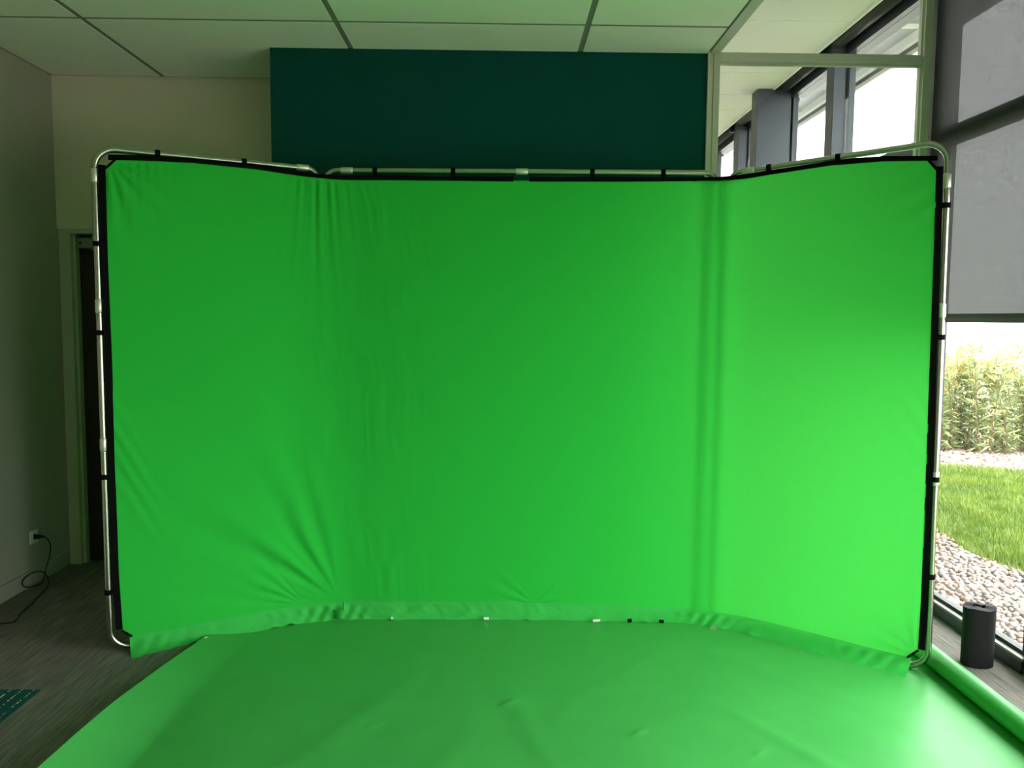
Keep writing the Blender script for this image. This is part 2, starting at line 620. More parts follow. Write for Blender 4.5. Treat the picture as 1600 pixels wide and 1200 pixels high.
# lower ceiling: slab, tiles in a grid with recessed runners, edge strip
ceil = box('ceiling', M['grid'], (XL, XE, REAR, YB, ZC + 0.003, 3.0), kind='structure')
cxs = [XL] + [-1.97 + 1.1875 * k for k in range(3)] + [XE + 0.012]
cys = [REAR] + [3.93 - 1.19 * k for k in range(6, -1, -1)] + [YB]
cys = [y for y in cys if y == REAR or y > REAR + 0.05]
gp = 0.014
share = {}
for i in range(len(cxs) - 1):
    for j in range(len(cys) - 1):
        x0, x1, y0, y1 = cxs[i] + gp, cxs[i + 1] - gp, cys[j] + gp, cys[j + 1] - gp
        if x0 > -0.9 and y0 > 3.9:
            y1 = YT - 0.002
        if i == 1 and y0 > 3.9:
            # this tile is cut around the teal wall block
            t = MB().box(x0, -1.2 - 0.002, y0, y1, ZC, ZC + 0.012)
            t.box(-1.2 - 0.002, x1, y0, YT - 0.002, ZC, ZC + 0.012)
            t.obj('ceiling_tile', M['ceil'], ceil)
            continue
        key = (round(x1 - x0, 3), round(y1 - y0, 3))
        if key not in share:
            hx, hy = (x1 - x0) / 2, (y1 - y0) / 2
            share[key] = MB().box(-hx, hx, -hy, hy, 0, 0.012).mesh('ceiling_tile', M['ceil'])
        o = bpy.data.objects.new('ceiling_tile', share[key])
        o.location = ((x0 + x1) / 2, (y0 + y1) / 2, ZC)
        finish(o, ceil)
box('trim_1', M['cream'], (XE + 0.006, XE + 0.06, REAR, YP - 0.035, ZC - 0.004, ZH), kind='structure', bevel=0.002)

# higher white ceiling along the facade, in this room and the next
hc = box('ceiling_strip', M['grid'], (XE + 0.06, 2.14, REAR, 10.1, ZH + 0.006, ZH + 0.12), kind='structure')
hy = [REAR, -2.2, -1.0, 0.2, 1.4, 2.6, 3.8, 4.28]
hy2 = [4.36, 5.03, 6.06, 6.65, 7.12, 7.75, 8.4, 9.2, 10.1]
for seq in (hy, hy2):
    for a, b in zip(seq, seq[1:]):
        box('ceiling_tile', M['ceil2'], (XE + 0.062, 2.14, a + 0.003, b - 0.003, ZH, ZH + 0.008), hc)
box('ceiling_next_room', M['ceil2'], (-1.2, XE + 0.06, YB + 0.16, 10.1, ZH, ZH + 0.1), kind='structure')
box('trim_2', M['frame'], (2.14, 2.27, REAR, 10.1, 3.47, 3.52), kind='structure')
box('trim_3', M['eave'], (2.128, 2.14, REAR, 10.1, ZH - 0.012, 3.52), kind='structure')
box('wall_next_room_far', M['wall'], (-1.2, 2.3, 10.1, 10.2, -0.1, 3.5), kind='structure')
box('wall_next_room_left', M['wall'], (-1.3, -1.2, YB + 0.15, 10.2, -0.1, 3.5), kind='structure')

# plain rear wall behind the camera
box('wall_rear', M['wall'], (XL - 0.1, 2.4, REAR - 0.1, REAR, -0.1, 3.5), kind='structure')
nwin = 1

# glazed partition between this room and the next
pt = empty('window_1', ((XE + 2.235) / 2, YP, 0), kind='structure', label='glazed partition with cream frame right of the teal wall')
pb = MB().box(XE, XE + 0.024, YP - 0.03, YP + 0.03, 0, ZH).box(XE + 0.024, XE + 0.03, YP - 0.024, YP + 0.024, 0, ZH)
pb.box(XE + 0.03, XE + 0.062, YP - 0.03, YP + 0.03, 0, ZH)
pb.obj('post', M['cream'], pt)
pb = MB().box(2.186, 2.196, YP - 0.012, YP + 0.02, 0, ZH).box(2.196, 2.236, YP - 0.03, YP + 0.03, 0, ZH)
pb.obj('post', M['cream'], pt)
box('rail', M['cream'], (XE + 0.062, 2.186, YP - 0.03, YP + 0.03, 2.858, 2.902), pt)
box('glazing_bead', M['cream'], (XE + 0.062, 2.186, YP - 0.012, YP + 0.012, 2.846, 2.858), pt)
box('rail', M['cream'], (XE + 0.062, 2.186, YP - 0.03, YP + 0.03, 0.0, 0.06), pt)
box('pane', M['partglass'], (XE + 0.062, 2.186, YP - 0.004, YP + 0.004, 0.06, 2.846), pt)
box('pane', M['partglass'], (XE + 0.062, 2.186, YP - 0.004, YP + 0.004, 2.902, ZH), pt)

# facade: one window per bay
MUL = [(-3.5, -3.2), (-2.15, -2.05), (-1.05, -0.95), (0.05, 0.15), (1.15, 1.25), (2.25, 2.35), (3.245, 3.345), (4.215, 4.42), (5.46, 5.56), (6.49, 6.60), (7.62, 7.74), (8.7, 8.8), (9.8, 10.2)]
for k in range(len(MUL) - 1):
    a, b = MUL[k][1], MUL[k + 1][0]
    nwin += 1
    w = empty('window_%d' % nwin, (2.31, (a + b) / 2, 0), kind='structure')
    if k == 6:
        w['label'] = 'tall window with dark frame beside the green screen, blind half lowered'
    box('mullion', M['frame'], (2.275, 2.335, MUL[k][0], MUL[k][1], 0, 3.47), w)
    s = MB().box(2.262, 2.39, a, b, 0, 0.055)
    s.obj('sill', M['frame'], w, bevel=0.004)
    box('frame_bead', M['steel'], (2.268, 2.300, a, b, 0.055, 0.068), w, bevel=0.002)
    box('gasket', M['hem'], (2.300, 2.335, a, b, 0.055, 0.085), w)
    box('transom_bar', M['frame'], (2.285, 2.335, a, b, 2.425, 2.512), w)
    box('head_bar', M['frame'], (2.275, 2.39, a, b, 3.27, 3.52), w)
    sd = MB().box(2.29, 2.33, a, a + 0.035, 0.085, 3.27).box(2.29, 2.33, b - 0.035, b, 0.085, 3.27)
    sd.obj('side_frame', M['frame'], w)
    box('pane', M['glass'], (2.312, 2.318, a + 0.035, b - 0.035, 0.085, 2.425), w)
    box('pane', M['glass'], (2.312, 2.318, a + 0.035, b - 0.035, 2.512, 3.27), w)
box('trim_4', M['frame'], (2.275, 2.39, 9.8, 10.2, 0, 3.52), kind='structure')
# column claddings in the next room
cc = MB().box(2.194, 2.274, 5.446, 5.57, 0, ZH + 0.1)
cc.obj('trim_5', M['framel'], kind='structure', bevel=0.003)
cc = MB().box(2.008, 2.274, 6.463, 6.612, 0, ZH - 0.001)
cc.obj('trim_6', M['framel'], kind='structure', bevel=0.003)
cc = MB().box(2.194, 2.274, 7.60, 7.75, 0, ZH + 0.1)
cc.obj('trim_7', M['framel'], kind='structure', bevel=0.003)

# ------------------------------------------------------------------ outside
sc_ = empty('sunshade_canopy', (2.8, 4.0, 3.4), label='perforated metal sunshade with pale fascia above the outside of the windows', cat='sunshade')
for k in range(12):
    a = -3.6 + k * 1.2
    box('perforated_panel', M['perf'], (2.42, 3.06, a + 0.01, a + 1.19, 3.665, 3.668), sc_)
    box('bracket', M['eave'], (2.40, 3.06, a - 0.02, a + 0.01, 3.64, 3.70), sc_)
box('fascia_beam', M['eave'], (3.06, 3.10, -3.6, 10.8, 3.60, 3.74), sc_)
box('fascia_beam', M['frame'], (3.10, 3.115, -3.6, 10.8, 3.575, 3.60), sc_)
box('fascia_beam', M['eave'], (3.115, 3.15, -3.6, 10.8, 3.54, 3.74), sc_)
box('facade_band', M['eave'], (2.39, 2.42, -3.6, 10.8, 3.52, 3.75), sc_)

ZG = -0.10
ground = box('ground', M['concrete'], (2.40, 60, -40, 60, ZG - 0.12, ZG - 0.02), kind='structure')
bed = box('pebble_bed', M['concrete'], (2.40, 3.40, -3, 9.5, ZG - 0.02, ZG - 0.012), kind='structure', label='strip of pale rounded pebbles along the foot of the window')


def stone(seed):
    r = np.random.default_rng(seed)
    v, f = [], []
    seg, rings = 7, 3
    v.append((0, 0, 1))
    for i in range(1, rings + 1):
        th = math.pi * i / (rings + 1)
        for j in range(seg):
            ph = 2 * math.pi * (j + 0.5 * (i % 2)) / seg
            q = 1 + r.uniform(-0.13, 0.13)
            v.append((math.sin(th) * math.cos(ph) * q, math.sin(th) * math.sin(ph) * q, math.cos(th) * q))
    v.append((0, 0, -1))
    for j in range(seg):
        f.append((0, 1 + j, 1 + (j + 1) % seg))
        for i in range(rings - 1):
            a, b = 1 + i * seg + j, 1 + i * seg + (j + 1) % seg
            if i % 2 == 0:
                f += [(a, a + seg, b), (b, a + seg, b + seg)]
            else:
                f += [(a, a + seg, b + seg), (a, b + seg, b)]
        n = 1 + (rings - 1) * seg
        f.append((n + j, len(v) - 1, n + (j + 1) % seg))
    v = np.array(v) * np.array([1.0, r.uniform(0.62, 0.85), r.uniform(0.45, 0.6)])
    return v, f


def project(p):
    d = Vector(p) - Vector((0, 0, EYE))
    z = d.dot(fwd)
    return 800 + FPX * d.dot(r2) / z, 600 - FPX * d.dot(u2) / z, z


peb = []
for x in np.arange(2.43, 3.43, 0.037):
    for y in np.arange(2.3, 8.6, 0.037):
        px_, py_ = x + RNG.uniform(-0.016, 0.016), y + RNG.uniform(-0.016, 0.016)
        edge = 3.38 + 0.05 * math.sin(y * 3.1) + 0.03 * math.sin(y * 7.7)
        if px_ > edge:
            continue
        r = float(np.clip(RNG.normal(0.022, 0.005), 0.014, 0.036))
        peb.append((px_, py_, ZG - 0.01 + r * 0.25 + RNG.uniform(0, 0.012), r))
inview = []
for i, p in enumerate(peb):
    u, v_, z = project(p[:3])
    if 1468 < u < 1600 and v_ < 1045 and not (1494 < u < 1553 and v_ > 945):
        inview.append((p[3] / z, i))
inview.sort(reverse=True)
chosen = set(i for _, i in inview[:300])
stones = [stone(s) for s in range(5)]
smesh = {}
for a, (sv, sf) in enumerate(stones):
    for b, pm in enumerate(PEB):
        t = MB()
        t.v = [tuple(q) for q in sv]
        t.f = sf
        smesh[a, b] = t.mesh('pebble', pm, True)
rest = {b: MB() for b in range(len(PEB))}
vv, ff, mi = [], [], []
nv = 0
for i, (x, y, z, r) in enumerate(peb):
    a, b = int(RNG.integers(5)), int(RNG.choice(6, p=[.26, .24, .16, .1, .1, .14]))
    rot = (RNG.uniform(-0.35, 0.35), RNG.uniform(-0.35, 0.35), RNG.uniform(0, 6.28))
    if i in chosen:
        o = bpy.data.objects.new('pebble', smesh[a, b])
        o.location = (x, y, z)
        o.rotation_euler = rot
        o.scale = (r, r, r)
        finish(o, bed)
    else:
        sv, sf = stones[a]
        R = np.array(Matrix.Rotation(rot[2], 3, 'Z') @ Matrix.Rotation(rot[1], 3, 'Y') @ Matrix.Rotation(rot[0], 3, 'X'))
        q = sv * r @ R.T + np.array([x, y, z])
        vv.append(q)
        ff += [tuple(n + nv for n in t) for t in sf]
        mi += [b] * len(sf)
        nv += len(q)
me = bpy.data.meshes.new('pebble_mass')
me.from_pydata([tuple(q) for q in np.vstack(vv)], [], ff)
for pm in PEB:
    me.materials.append(pm)
me.polygons.foreach_set('material_index', mi)
me.polygons.foreach_set('use_smooth', [True] * len(ff))
finish(bpy.data.objects.new('pebble_mass', me), bed, kind='stuff')

# fine gravel in front of the hedge
vv, ff, mi, nv = [], [], [], 0
for _ in range(5200):
    y = RNG.uniform(8.4, 10.6)
    x = RNG.uniform(3.6, 8.6)
    if y < 8.55 + 0.10 * math.sin(x * 4) + 0.07 * math.sin(x * 11) - 0.25 * (x - 5.0):
        continue
    sv, sf = stones[int(RNG.integers(5))]
    r = RNG.uniform(0.02, 0.045)
    an = RNG.uniform(0, 6.28)
    R = np.array(Matrix.Rotation(an, 3, 'Z'))
    q = sv * r @ R.T + np.array([x, y, ZG - 0.005])
    vv.append(q)
    ff += [tuple(n + nv for n in t) for t in sf]
    mi += [int(RNG.choice(6, p=[.2, .2, .2, .2, .1, .1]))] * len(sf)
    nv += len(q)
me = bpy.data.meshes.new('gravel')
me.from_pydata([tuple(q) for q in np.vstack(vv)], [], ff)
for pm in PEB:
    me.materials.append(pm)
me.polygons.foreach_set('material_index', mi)
me.polygons.foreach_set('use_smooth', [True] * len(ff))
finish(bpy.data.objects.new('gravel', me), ground, kind='stuff')

# lawn: ground and blades
lawn_ground = MB()
lp = [(3.36, 0.0), (12, 0.0), (12, 6.9), (8, 7.8), (5.2, 8.65), (4.2, 8.8), (3.36, 8.9)]
lawn_ground.v = [(x, y, ZG - 0.03) for x, y in lp] + [(x, y, ZG - 0.005) for x, y in lp]
n = len(lp)
lawn_ground.f = [tuple(range(n, 2 * n)), tuple(reversed(range(n)))] + [(i, (i + 1) % n, n + (i + 1) % n, n + i) for i in range(n)]
lawn_ground.obj('lawn_ground', M['soil'], kind='structure')


def blades(name, pos, hgt, wid, lean, tone, m, kind='stuff', parent=None, **kw):
    """each blade: a bent strip of two quads and a tip"""
    n = len(pos)
    ang = RNG.uniform(0, 2 * np.pi, n)
    side = np.stack([np.cos(ang), np.sin(ang), np.zeros(n)], 1) * wid[:, None]
    la = RNG.uniform(0, 2 * np.pi, n)
    ln = np.stack([np.cos(la), np.sin(la), np.zeros(n)], 1) * lean[:, None]
    up = np.zeros((n, 3))
    up[:, 2] = hgt
    p0 = pos
    p1 = pos + up * 0.55 + ln * 0.3
    p2 = pos + up + ln
    V = np.stack([p0 - side, p0 + side, p1 + side * 0.8, p1 - side * 0.8, p2], 1).reshape(-1, 3)
    base = np.arange(n) * 5
    q = np.stack([base, base + 1, base + 2, base + 3], 1)
    t = np.stack([base + 3, base + 2, base + 4], 1)
    me = bpy.data.meshes.new(name)
    me.from_pydata(V.tolist(), [], q.tolist() + t.tolist())
    at = me.attributes.new('tone', 'FLOAT', 'POINT')
    at.data.foreach_set('value', np.repeat(tone, 5))
    me.materials.append(m)
    return finish(bpy.data.objects.new(name, me), parent, kind=kind, **kw)


nb = 90000
pos = np.stack([RNG.uniform(3.3, 8.5, nb), RNG.uniform(4.2, 9.0, nb), np.full(nb, ZG - 0.006)], 1)
edge = 3.40 + 0.05 * np.sin(pos[:, 1] * 3.1) + 0.03 * np.sin(pos[:, 1] * 7.7)
far = 8.72 + 0.06 * np.sin(pos[:, 0] * 4) - 0.26 * np.maximum(0, pos[:, 0] - 5.0)
vis = pos[:, 0] < 0.80 * pos[:, 1] + 0.4
keep = (pos[:, 0] > edge + RNG.uniform(-0.06, 0.06, nb)) & (pos[:, 1] < far + RNG.uniform(-0.12, 0.12, nb)) & vis
pos = pos[keep]
k = len(pos)
clump = vnoise(pos[:, 0] * 5, pos[:, 1] * 5, 3) + 0.5
blades('lawn', pos, 0.035 + 0.05 * clump + RNG.uniform(0, 0.03, k), RNG.uniform(0.002, 0.0042, k), RNG.uniform(0.01, 0.05, k),
       np.clip(0.15 + 0.6 * clump + RNG.uniform(-0.25, 0.25, k), 0, 1), M['grass'],
       label='bright green lawn outside the window beyond the pebbles', cat='lawn')

# hedge of narrow leaves
hd = empty('hedge', (6.4, 10.6, ZG), label='tall loose hedge with narrow pale leaves outside the window', cat='hedge')
stems = MB()
lpos, ldir, lt = [], [], []
for s in range(330):
    x = RNG.uniform(4.2, 9.2)
    y = 10.15 + RNG.uniform(-0.35, 0.75) - 0.33 * (x - 5.8)
    h = RNG.uniform(0.85, 1.36) + (0.08 if RNG.random() < 0.12 else 0)
    dx, dy = RNG.uniform(-0.22, 0.22), RNG.uniform(-0.22, 0.22)
    pts = []
    for t in np.linspace(0, 1, 6):
        pts.append((x + dx * t * t, y + dy * t * t, ZG + h * t))
    stems.tube(pts, [0.011 - 0.008 * t for t in np.linspace(0, 1, 6)], 4, caps=False)
    nl = int(95 * h)
    for _ in range(nl):
        t = RNG.uniform(0.03, 1.0)
        b0 = np.array([x + dx * t * t, y + dy * t * t, ZG + h * t])
        a = RNG.uniform(0, 6.28)
        el = RNG.uniform(0.1, 1.25) if t > 0.5 else RNG.uniform(-0.4, 0.9)
        d = np.array([math.cos(a) * math.cos(el), math.sin(a) * math.cos(el), math.sin(el)])
        lpos.append(b0)
        ldir.append(d)
        tn = RNG.uniform(0.0, 0.62)
        if t > 0.8 and RNG.random() < 0.5:
            tn = RNG.uniform(0.6, 0.95)
        elif RNG.random() < 0.06:
            tn = RNG.uniform(0.75, 1.0)
        lt.append(tn)
stems.obj('stems', M['stem'], hd, kind='stuff')
P0, Dv, T = np.array(lpos), np.array(ldir), np.array(lt)
n = len(P0)
Ln = RNG.uniform(0.09, 0.19, n)[:, None]
sd = np.cross(Dv, RNG.normal(size=(n, 3)))
sd /= np.linalg.norm(sd, axis=1)[:, None] + 1e-9
Wd = RNG.uniform(0.009, 0.016, n)[:, None]
droop = np.zeros((n, 3))
droop[:, 2] = -RNG.uniform(0, 0.05, n)
V = np.stack([P0, P0 + Dv * Ln * .45 + sd * Wd, P0 + Dv * Ln * .45 - sd * Wd, P0 + Dv * Ln + droop], 1).reshape(-1, 3)
b_ = np.arange(n) * 4
F = np.concatenate([np.stack([b_, b_ + 1, b_ + 2], 1), np.stack([b_ + 1, b_ + 3, b_ + 2], 1)])
me = bpy.data.meshes.new('foliage')
me.from_pydata(V.tolist(), [], F.tolist())
at = me.attributes.new('tone', 'FLOAT', 'POINT')
at.data.foreach_set('value', np.repeat(T, 4))
me.materials.append(M['leaf'])
finish(bpy.data.objects.new('foliage', me), hd, kind='stuff')

# ------------------------------------------------------------------ roller blinds
XBL = 2.246


def roller_blind(y0, y1, zhem, label, lowered=True):
    b = empty('roller_blind', (XBL, (y0 + y1) / 2, ZH), label=label, cat='roller blind', group='roller blinds along the window wall')
    xt, zt = 2.205, 3.345
    MB().tube([(xt, y0 + 0.02, zt), (xt, y1 - 0.02, zt)], 0.041 if lowered else 0.047, 20).obj('roller_tube', M['hem'] if not lowered else M['blind'], b, smooth=True)
    for yy in (y0, y1 - 0.016):
        box('bracket', M['frame'], (2.16, 2.25, yy, yy + 0.016, 3.29, 3.469), b)
    if lowered:
        # fabric with a slight sag so it is not perfectly flat
        ny, nz = 60, 40
        yy, zz = np.meshgrid(np.linspace(y0 + 0.012, y1 - 0.012, ny), np.linspace(zhem + 0.03, 3.345, nz))
        xx = XBL + 0.002 * np.sin(yy * 9 + zz * 2) + 0.0015 * vnoise(yy * 4, zz * 3, 5)
        MB().grid(np.stack([xx, yy, zz], 2)).obj('fabric', M['blind'], b, smooth=True)
        h = box('hem_bar', M['hem'], (XBL - 0.011, XBL + 0.011, y0 + 0.008, y1 - 0.008, zhem, zhem + 0.042), b, bevel=0.004)
        box('hem_groove', M['frame'], (XBL - 0.0125, XBL - 0.0105, y0 + 0.01, y1 - 0.01, zhem + 0.004, zhem + 0.022), h)
    return b


roller_blind(3.30, 4.285, 1.517, 'grey fabric roller blind lowered to eye height over window right of green screen')
roller_blind(1.21, 3.28, 2.1, 'grey roller blind lowered to just above head height unseen at right, height chosen for the light')  # out of view; hem height picked for how much daylight comes in
roller_blind(-0.99, 1.19, 1.15, 'grey roller blind lowered to chest height level with the camera, unseen, hem set to balance the light')  # unseen blind, lowered to cut frontal daylight on the middle panel
roller_blind(-3.2, -1.01, 0.9, 'grey roller blind lowered to sill height unseen behind the camera, hem set to hold back light')  # unseen blind, pulled low so the far left corner stays dark
roller_blind(4.45, 5.43, 0, 'rolled-up dark roller blind in next room nearest to the glazed partition', lowered=False)
roller_blind(5.59, 6.45, 0, 'rolled-up dark roller blind between the two grey columns of next room', lowered=False)
roller_blind(6.63, 7.58, 0, 'rolled-up dark roller blind beyond the wide grey column of next room', lowered=False)
roller_blind(7.77, 9.7, 0, 'rolled-up dark roller blind farthest along the windows of next room', lowered=False)

# ------------------------------------------------------------------ green screen on folding frame
PA, PB, PC, PD = (np.array(p) for p in ((-1.755, 3.55), (-0.875, 4.0), (1.07, 4.0), (1.855, 3.355)))
L1, L2, L3 = (float(np.linalg.norm(b - a)) for a, b in ((PA, PB), (PB, PC), (PC, PD)))
S1, S2, S3 = L1, L1 + L2, L1 + L2 + L3
d1, d2, d3 = (PB - PA) / L1, (PC - PB) / L2, (PD - PC) / L3


def raw(s):
    s = np.asarray(s, float)[..., None]
    return np.where(s < S1, PA + d1 * s, np.where(s < S2, PB + d2 * (s - S1), PC + d3 * (s - S2)))


def plan(s):
    """cloth line in plan: the three panels with softened corners, and its normal towards the room"""
    s = np.asarray(s, float)
    w = np.where(s < (S1 + S2) / 2, 0.20, 0.16)
    acc = np.zeros(s.shape + (2,))
    K = np.linspace(-1, 1, 15)
    for k in K:
        acc += raw(s + k * w)
    p = acc / len(K)
    e = 0.01
    acc1, acc0 = np.zeros_like(acc), np.zeros_like(acc)
    for k in K:
        acc1 += raw(s + e + k * w)
        acc0 += raw(s - e + k * w)
    t = acc1 - acc0
    t /= np.linalg.norm(t, axis=-1, keepdims=True)
    nrm = np.stack([t[..., 1], -t[..., 0]], -1)
    return p, nrm


ZT = np.array([(0.05, 2.186), (0.2, 2.197), (0.4, 2.207), (0.68, 2.204), (S1 - 0.06, 2.188), (S1 + 0.1, 2.182), (S1 + 0.3, 2.184), (S1 + 0.99, 2.185),
               (S1 + 1.5, 2.190), (S1 + 1.8, 2.196), (S2, 2.190), (S2 + 0.12, 2.194), (S2 + 0.24, 2.202), (S2 + 0.53, 2.215), (S2 + 0.75, 2.209), (S2 + 0.99, 2.186)])
ZB = np.array([(0.05, 0.062), (0.095, 0.063), (0.355, 0.071), (0.647, 0.084), (0.9, 0.08), (S1 + 0.118, 0.085), (S1 + 0.62, 0.086), (S1 + 0.946, 0.084), (S1 + 1.272, 0.072),
               (S1 + 1.6, 0.062), (S1 + 1.9, 0.054), (S2 + 0.1, 0.056), (S2 + 0.316, 0.061), (S2 + 0.619, 0.060), (S2 + 0.99, 0.056)])
EL = np.array([(0.06, 0.062), (0.35, 0.052), (0.95, 0.05), (1.3, 0.052), (1.77, 0.048), (2.19, 0.05)])
ER = np.array([(0.05, 0.984), (0.113, 0.988), (0.343, 0.990), (0.845, 0.984), (1.256, 0.978), (1.847, 0.970), (2.2, 0.962)])
SL, SR = 0.05, S2 + 0.975
CH = 0.042


def ztop(s, chamfer=True):
    z = np.interp(s, ZT[:, 0], ZT[:, 1])
    if chamfer:
        z = z - np.clip(CH - (s - SL), 0, CH) - np.clip(CH - (SR - s), 0, CH)
    return z


def zbot(s, chamfer=True):
    z = np.interp(s, ZB[:, 0], ZB[:, 1])
    if chamfer:
        z = z + 0.8 * (np.clip(0.04 - (s - SL), 0, 1) + np.clip(0.04 - (SR - s), 0, 1))
    return z


def sedge(s, z):
    """shift s so that the two side edges follow their slight curves"""
    el = np.interp(z, EL[:, 0], EL[:, 1]) - SL
    er = np.interp(z, ER[:, 0], ER[:, 1]) + S2 - SR
    wl_ = np.clip(1 - (s - SL) / 0.5, 0, 1)
    wr_ = np.clip(1 - (SR - s) / 0.5, 0, 1)
    return s + el * wl_ + er * wr_


def smooth(x, a, b):
    t = np.clip((x - a) / (b - a), 0, 1)
    return t * t * (3 - 2 * t)


def relief(s, z):
    """folds and wrinkles of the cloth, metres towards the room"""
    D = np.zeros_like(s)
    zt, zb = ztop(s, False), zbot(s, False)
    dt = np.maximum(zt - z, 0)
    # pleats gathered at the top of the left bend
    q = (s - (S1 - 0.01)) / (1 + 0.9 * dt)
    env = np.exp(-(q / 0.115) ** 2) * smooth(dt, 0.0, 0.05)
    D += env * np.exp(-dt / 0.20) * 0.0085 * (np.sin(2 * np.pi * q / 0.047 + 0.8) + 0.5 * np.sin(2 * np.pi * q / 0.029 + 2.1))
    # pleats at the top of the right bend
    q = (s - (S2 + 0.01)) / (1 + 0.7 * dt)
    env = np.exp(-(q / 0.085) ** 2) * smooth(dt, 0.0, 0.04)
    D += env * np.exp(-dt / 0.16) * 0.0050 * (np.sin(2 * np.pi * q / 0.05) + 0.5 * np.sin(2 * np.pi * q / 0.031 + 1))
    # tight upright crease of the right bend
    D += -0.0018 * np.exp(-((s - S2 - 0.01 + 0.012 * np.sin(z * 2.0)) / 0.022) ** 2)
    D += 0.003 * np.exp(-((s - S2 + 0.05) / 0.045) ** 2)
    D += 0.018 * np.exp(-((s - S2) / 0.13) ** 2)
    # fan of folds spreading from the foot of the left bend
    fs, fz = S1 + 0.085, 0.07
    rx, rz = fs - s, z - fz
    r = np.hypot(rx, rz)
    th = np.arctan2(rx, rz)
    wob = 0.10 * vnoise(r * 3, th * 2, 11)
    win = smooth(th, 0.05, 0.28) * (1 - smooth(th, 1.25, 1.5))
    lenm = smooth(r, 0.04, 0.36) * np.exp(-(r / 0.72) ** 2)
    prof = np.sin((th + wob) * 17.0 + 0.6) + 0.5 * np.sin((th + wob) * 29.0 + 2.0) + 0.5 * np.sin((th + wob) * 10.0)
    D += 0.0135 * win * lenm * prof * (0.22 + np.minimum(r, 0.5))
    # second, weaker fan along the hem further left
    fs2 = S1 - 0.10
    rx, rz = fs2 - s, z - 0.08
    r = np.hypot(rx, rz)
    th = np.arctan2(rx, rz)
    win = smooth(th, 0.5, 0.7) * (1 - smooth(th, 1.35, 1.5))
    D += 0.0045 * win * smooth(r, 0.01, 0.1) * np.exp(-(r / 0.34) ** 2) * np.sin(th * 26 + 1.0)
    # upper left corner tension
    rx, rz = s - 0.06, 2.19 - z
    r = np.hypot(rx, rz)
    th = np.arctan2(rx, rz)
    D += 0.0078 * smooth(r, 0.03, 0.10) * np.exp(-(r / 0.23) ** 2) * np.sin(th * 17 + 0.5 + 3 * vnoise(r * 6, th * 3, 4))
    D += 0.007 * np.exp(-((rx - 0.85 * rz + 0.27) / 0.05) ** 2) * np.exp(-(r / 0.42) ** 2) * smooth(r, 0.1, 0.3)
    # short tension marks along the top edge near the left corner
    D += 0.005 * np.exp(-dt / 0.10) * smooth(dt, 0, 0.03) * np.exp(-((s - 0.17) / 0.13) ** 2) * np.sin(2 * np.pi * s / 0.036)
    # slanted creases from the left edge at mid height
    for z0, amp in ((1.02, 0.011), (0.92, 0.009), (1.13, 0.006), (0.80, 0.005)):
        ds = s - SL
        line = z - (z0 - 1.9 * ds)
        D += amp * np.exp(-(line / 0.045) ** 2) * np.exp(-(ds / 0.15) ** 2)
    # long faint creases left of the middle
    u = s - 0.30 * (2.2 - z) * 0.25
    u = u + 0.05 * vnoise(s * 5, z * 5, 23)
    n1 = vnoise(u * 17, z * 4.2, 21)
    n2 = np.abs(vnoise(u * 24 + 3, z * 5.5, 22))
    reg = np.exp(-((s - (S1 + 0.20)) / 0.34) ** 2)
    D += (0.0022 * n1 - 0.0060 * n2) * reg
    # right part of the middle panel, faint slanting creases
    u = s + 0.25 * (2.2 - z) * 0.2
    reg = np.exp(-((s - (S2 - 0.16)) / 0.16) ** 2)
    D += (0.0022 * vnoise(u * 26, z * 3.5, 31) - 0.004 * np.abs(vnoise(u * 20, z * 6, 33))) * reg
    # small fan at the hem in the middle
    rx, rz = s - (S1 + 1.06), z - 0.075
    r = np.hypot(rx, rz)
    th = np.arctan2(rx, rz)
    D += 0.003 * np.exp(-(r / 0.22) ** 2) * smooth(r, 0.01, 0.06) * np.sin(th * 15 + 1) * smooth(np.abs(th), 0.5, 0.9)
    # lower right corner and right edge
    rx, rz = (SR - s), z - 0.07
    r = np.hypot(rx, rz)
    th = np.arctan2(rx, rz)
    D += 0.0045 * np.exp(-(r / 0.20) ** 2) * smooth(r, 0.02, 0.08) * np.sin(th * 13 + 0.4)
    ds = SR - s
    D += 0.0030 * np.exp(-(ds / 0.16) ** 2) * np.sin((z + 0.5 * ds) * 2 * np.pi / 0.11) * np.exp(-((z - 2.02) / 0.13) ** 2)
    D += 0.0030 * np.exp(-(ds / 0.12) ** 2) * np.sin((z - 1.1 * ds) * 2 * np.pi / 0.13) * np.exp(-((z - 1.05) / 0.2) ** 2)
    # slow billow of every panel
    D += 0.006 * vnoise(s * 2.1, z * 1.6, 41) + 0.0016 * vnoise(s * 9, z * 5, 42)
    # fixed along the top edge
    D *= smooth(dt, -0.005, 0.02)
    return D


def cloth_pt(s, z, off=0.0, rel=True):
    p, nrm = plan(s)
    d = 0.014 + off + (relief(s, z) if rel else 0.0)
    p = p + nrm * np.asarray(d)[..., None] if np.ndim(d) else p + nrm * d
    return np.concatenate([p, np.asarray(z, float)[..., None]], -1)


scr = empty('green_screen', (0.05, 3.75, 0), label='wide three-panel green cloth screen on folding aluminium tube frame', cat='green screen')
nu, nvv = 620, 330
uu, vvv = np.meshgrid(np.linspace(0, 1, nu), np.linspace(0, 1, nvv))
s0 = SL + (SR - SL) * uu
zz = zbot(s0) + (ztop(s0) - zbot(s0)) * vvv
ss = sedge(s0, zz)
cloth = MB().grid(cloth_pt(ss, zz)).obj('cloth', M['cloth'], scr, smooth=True)


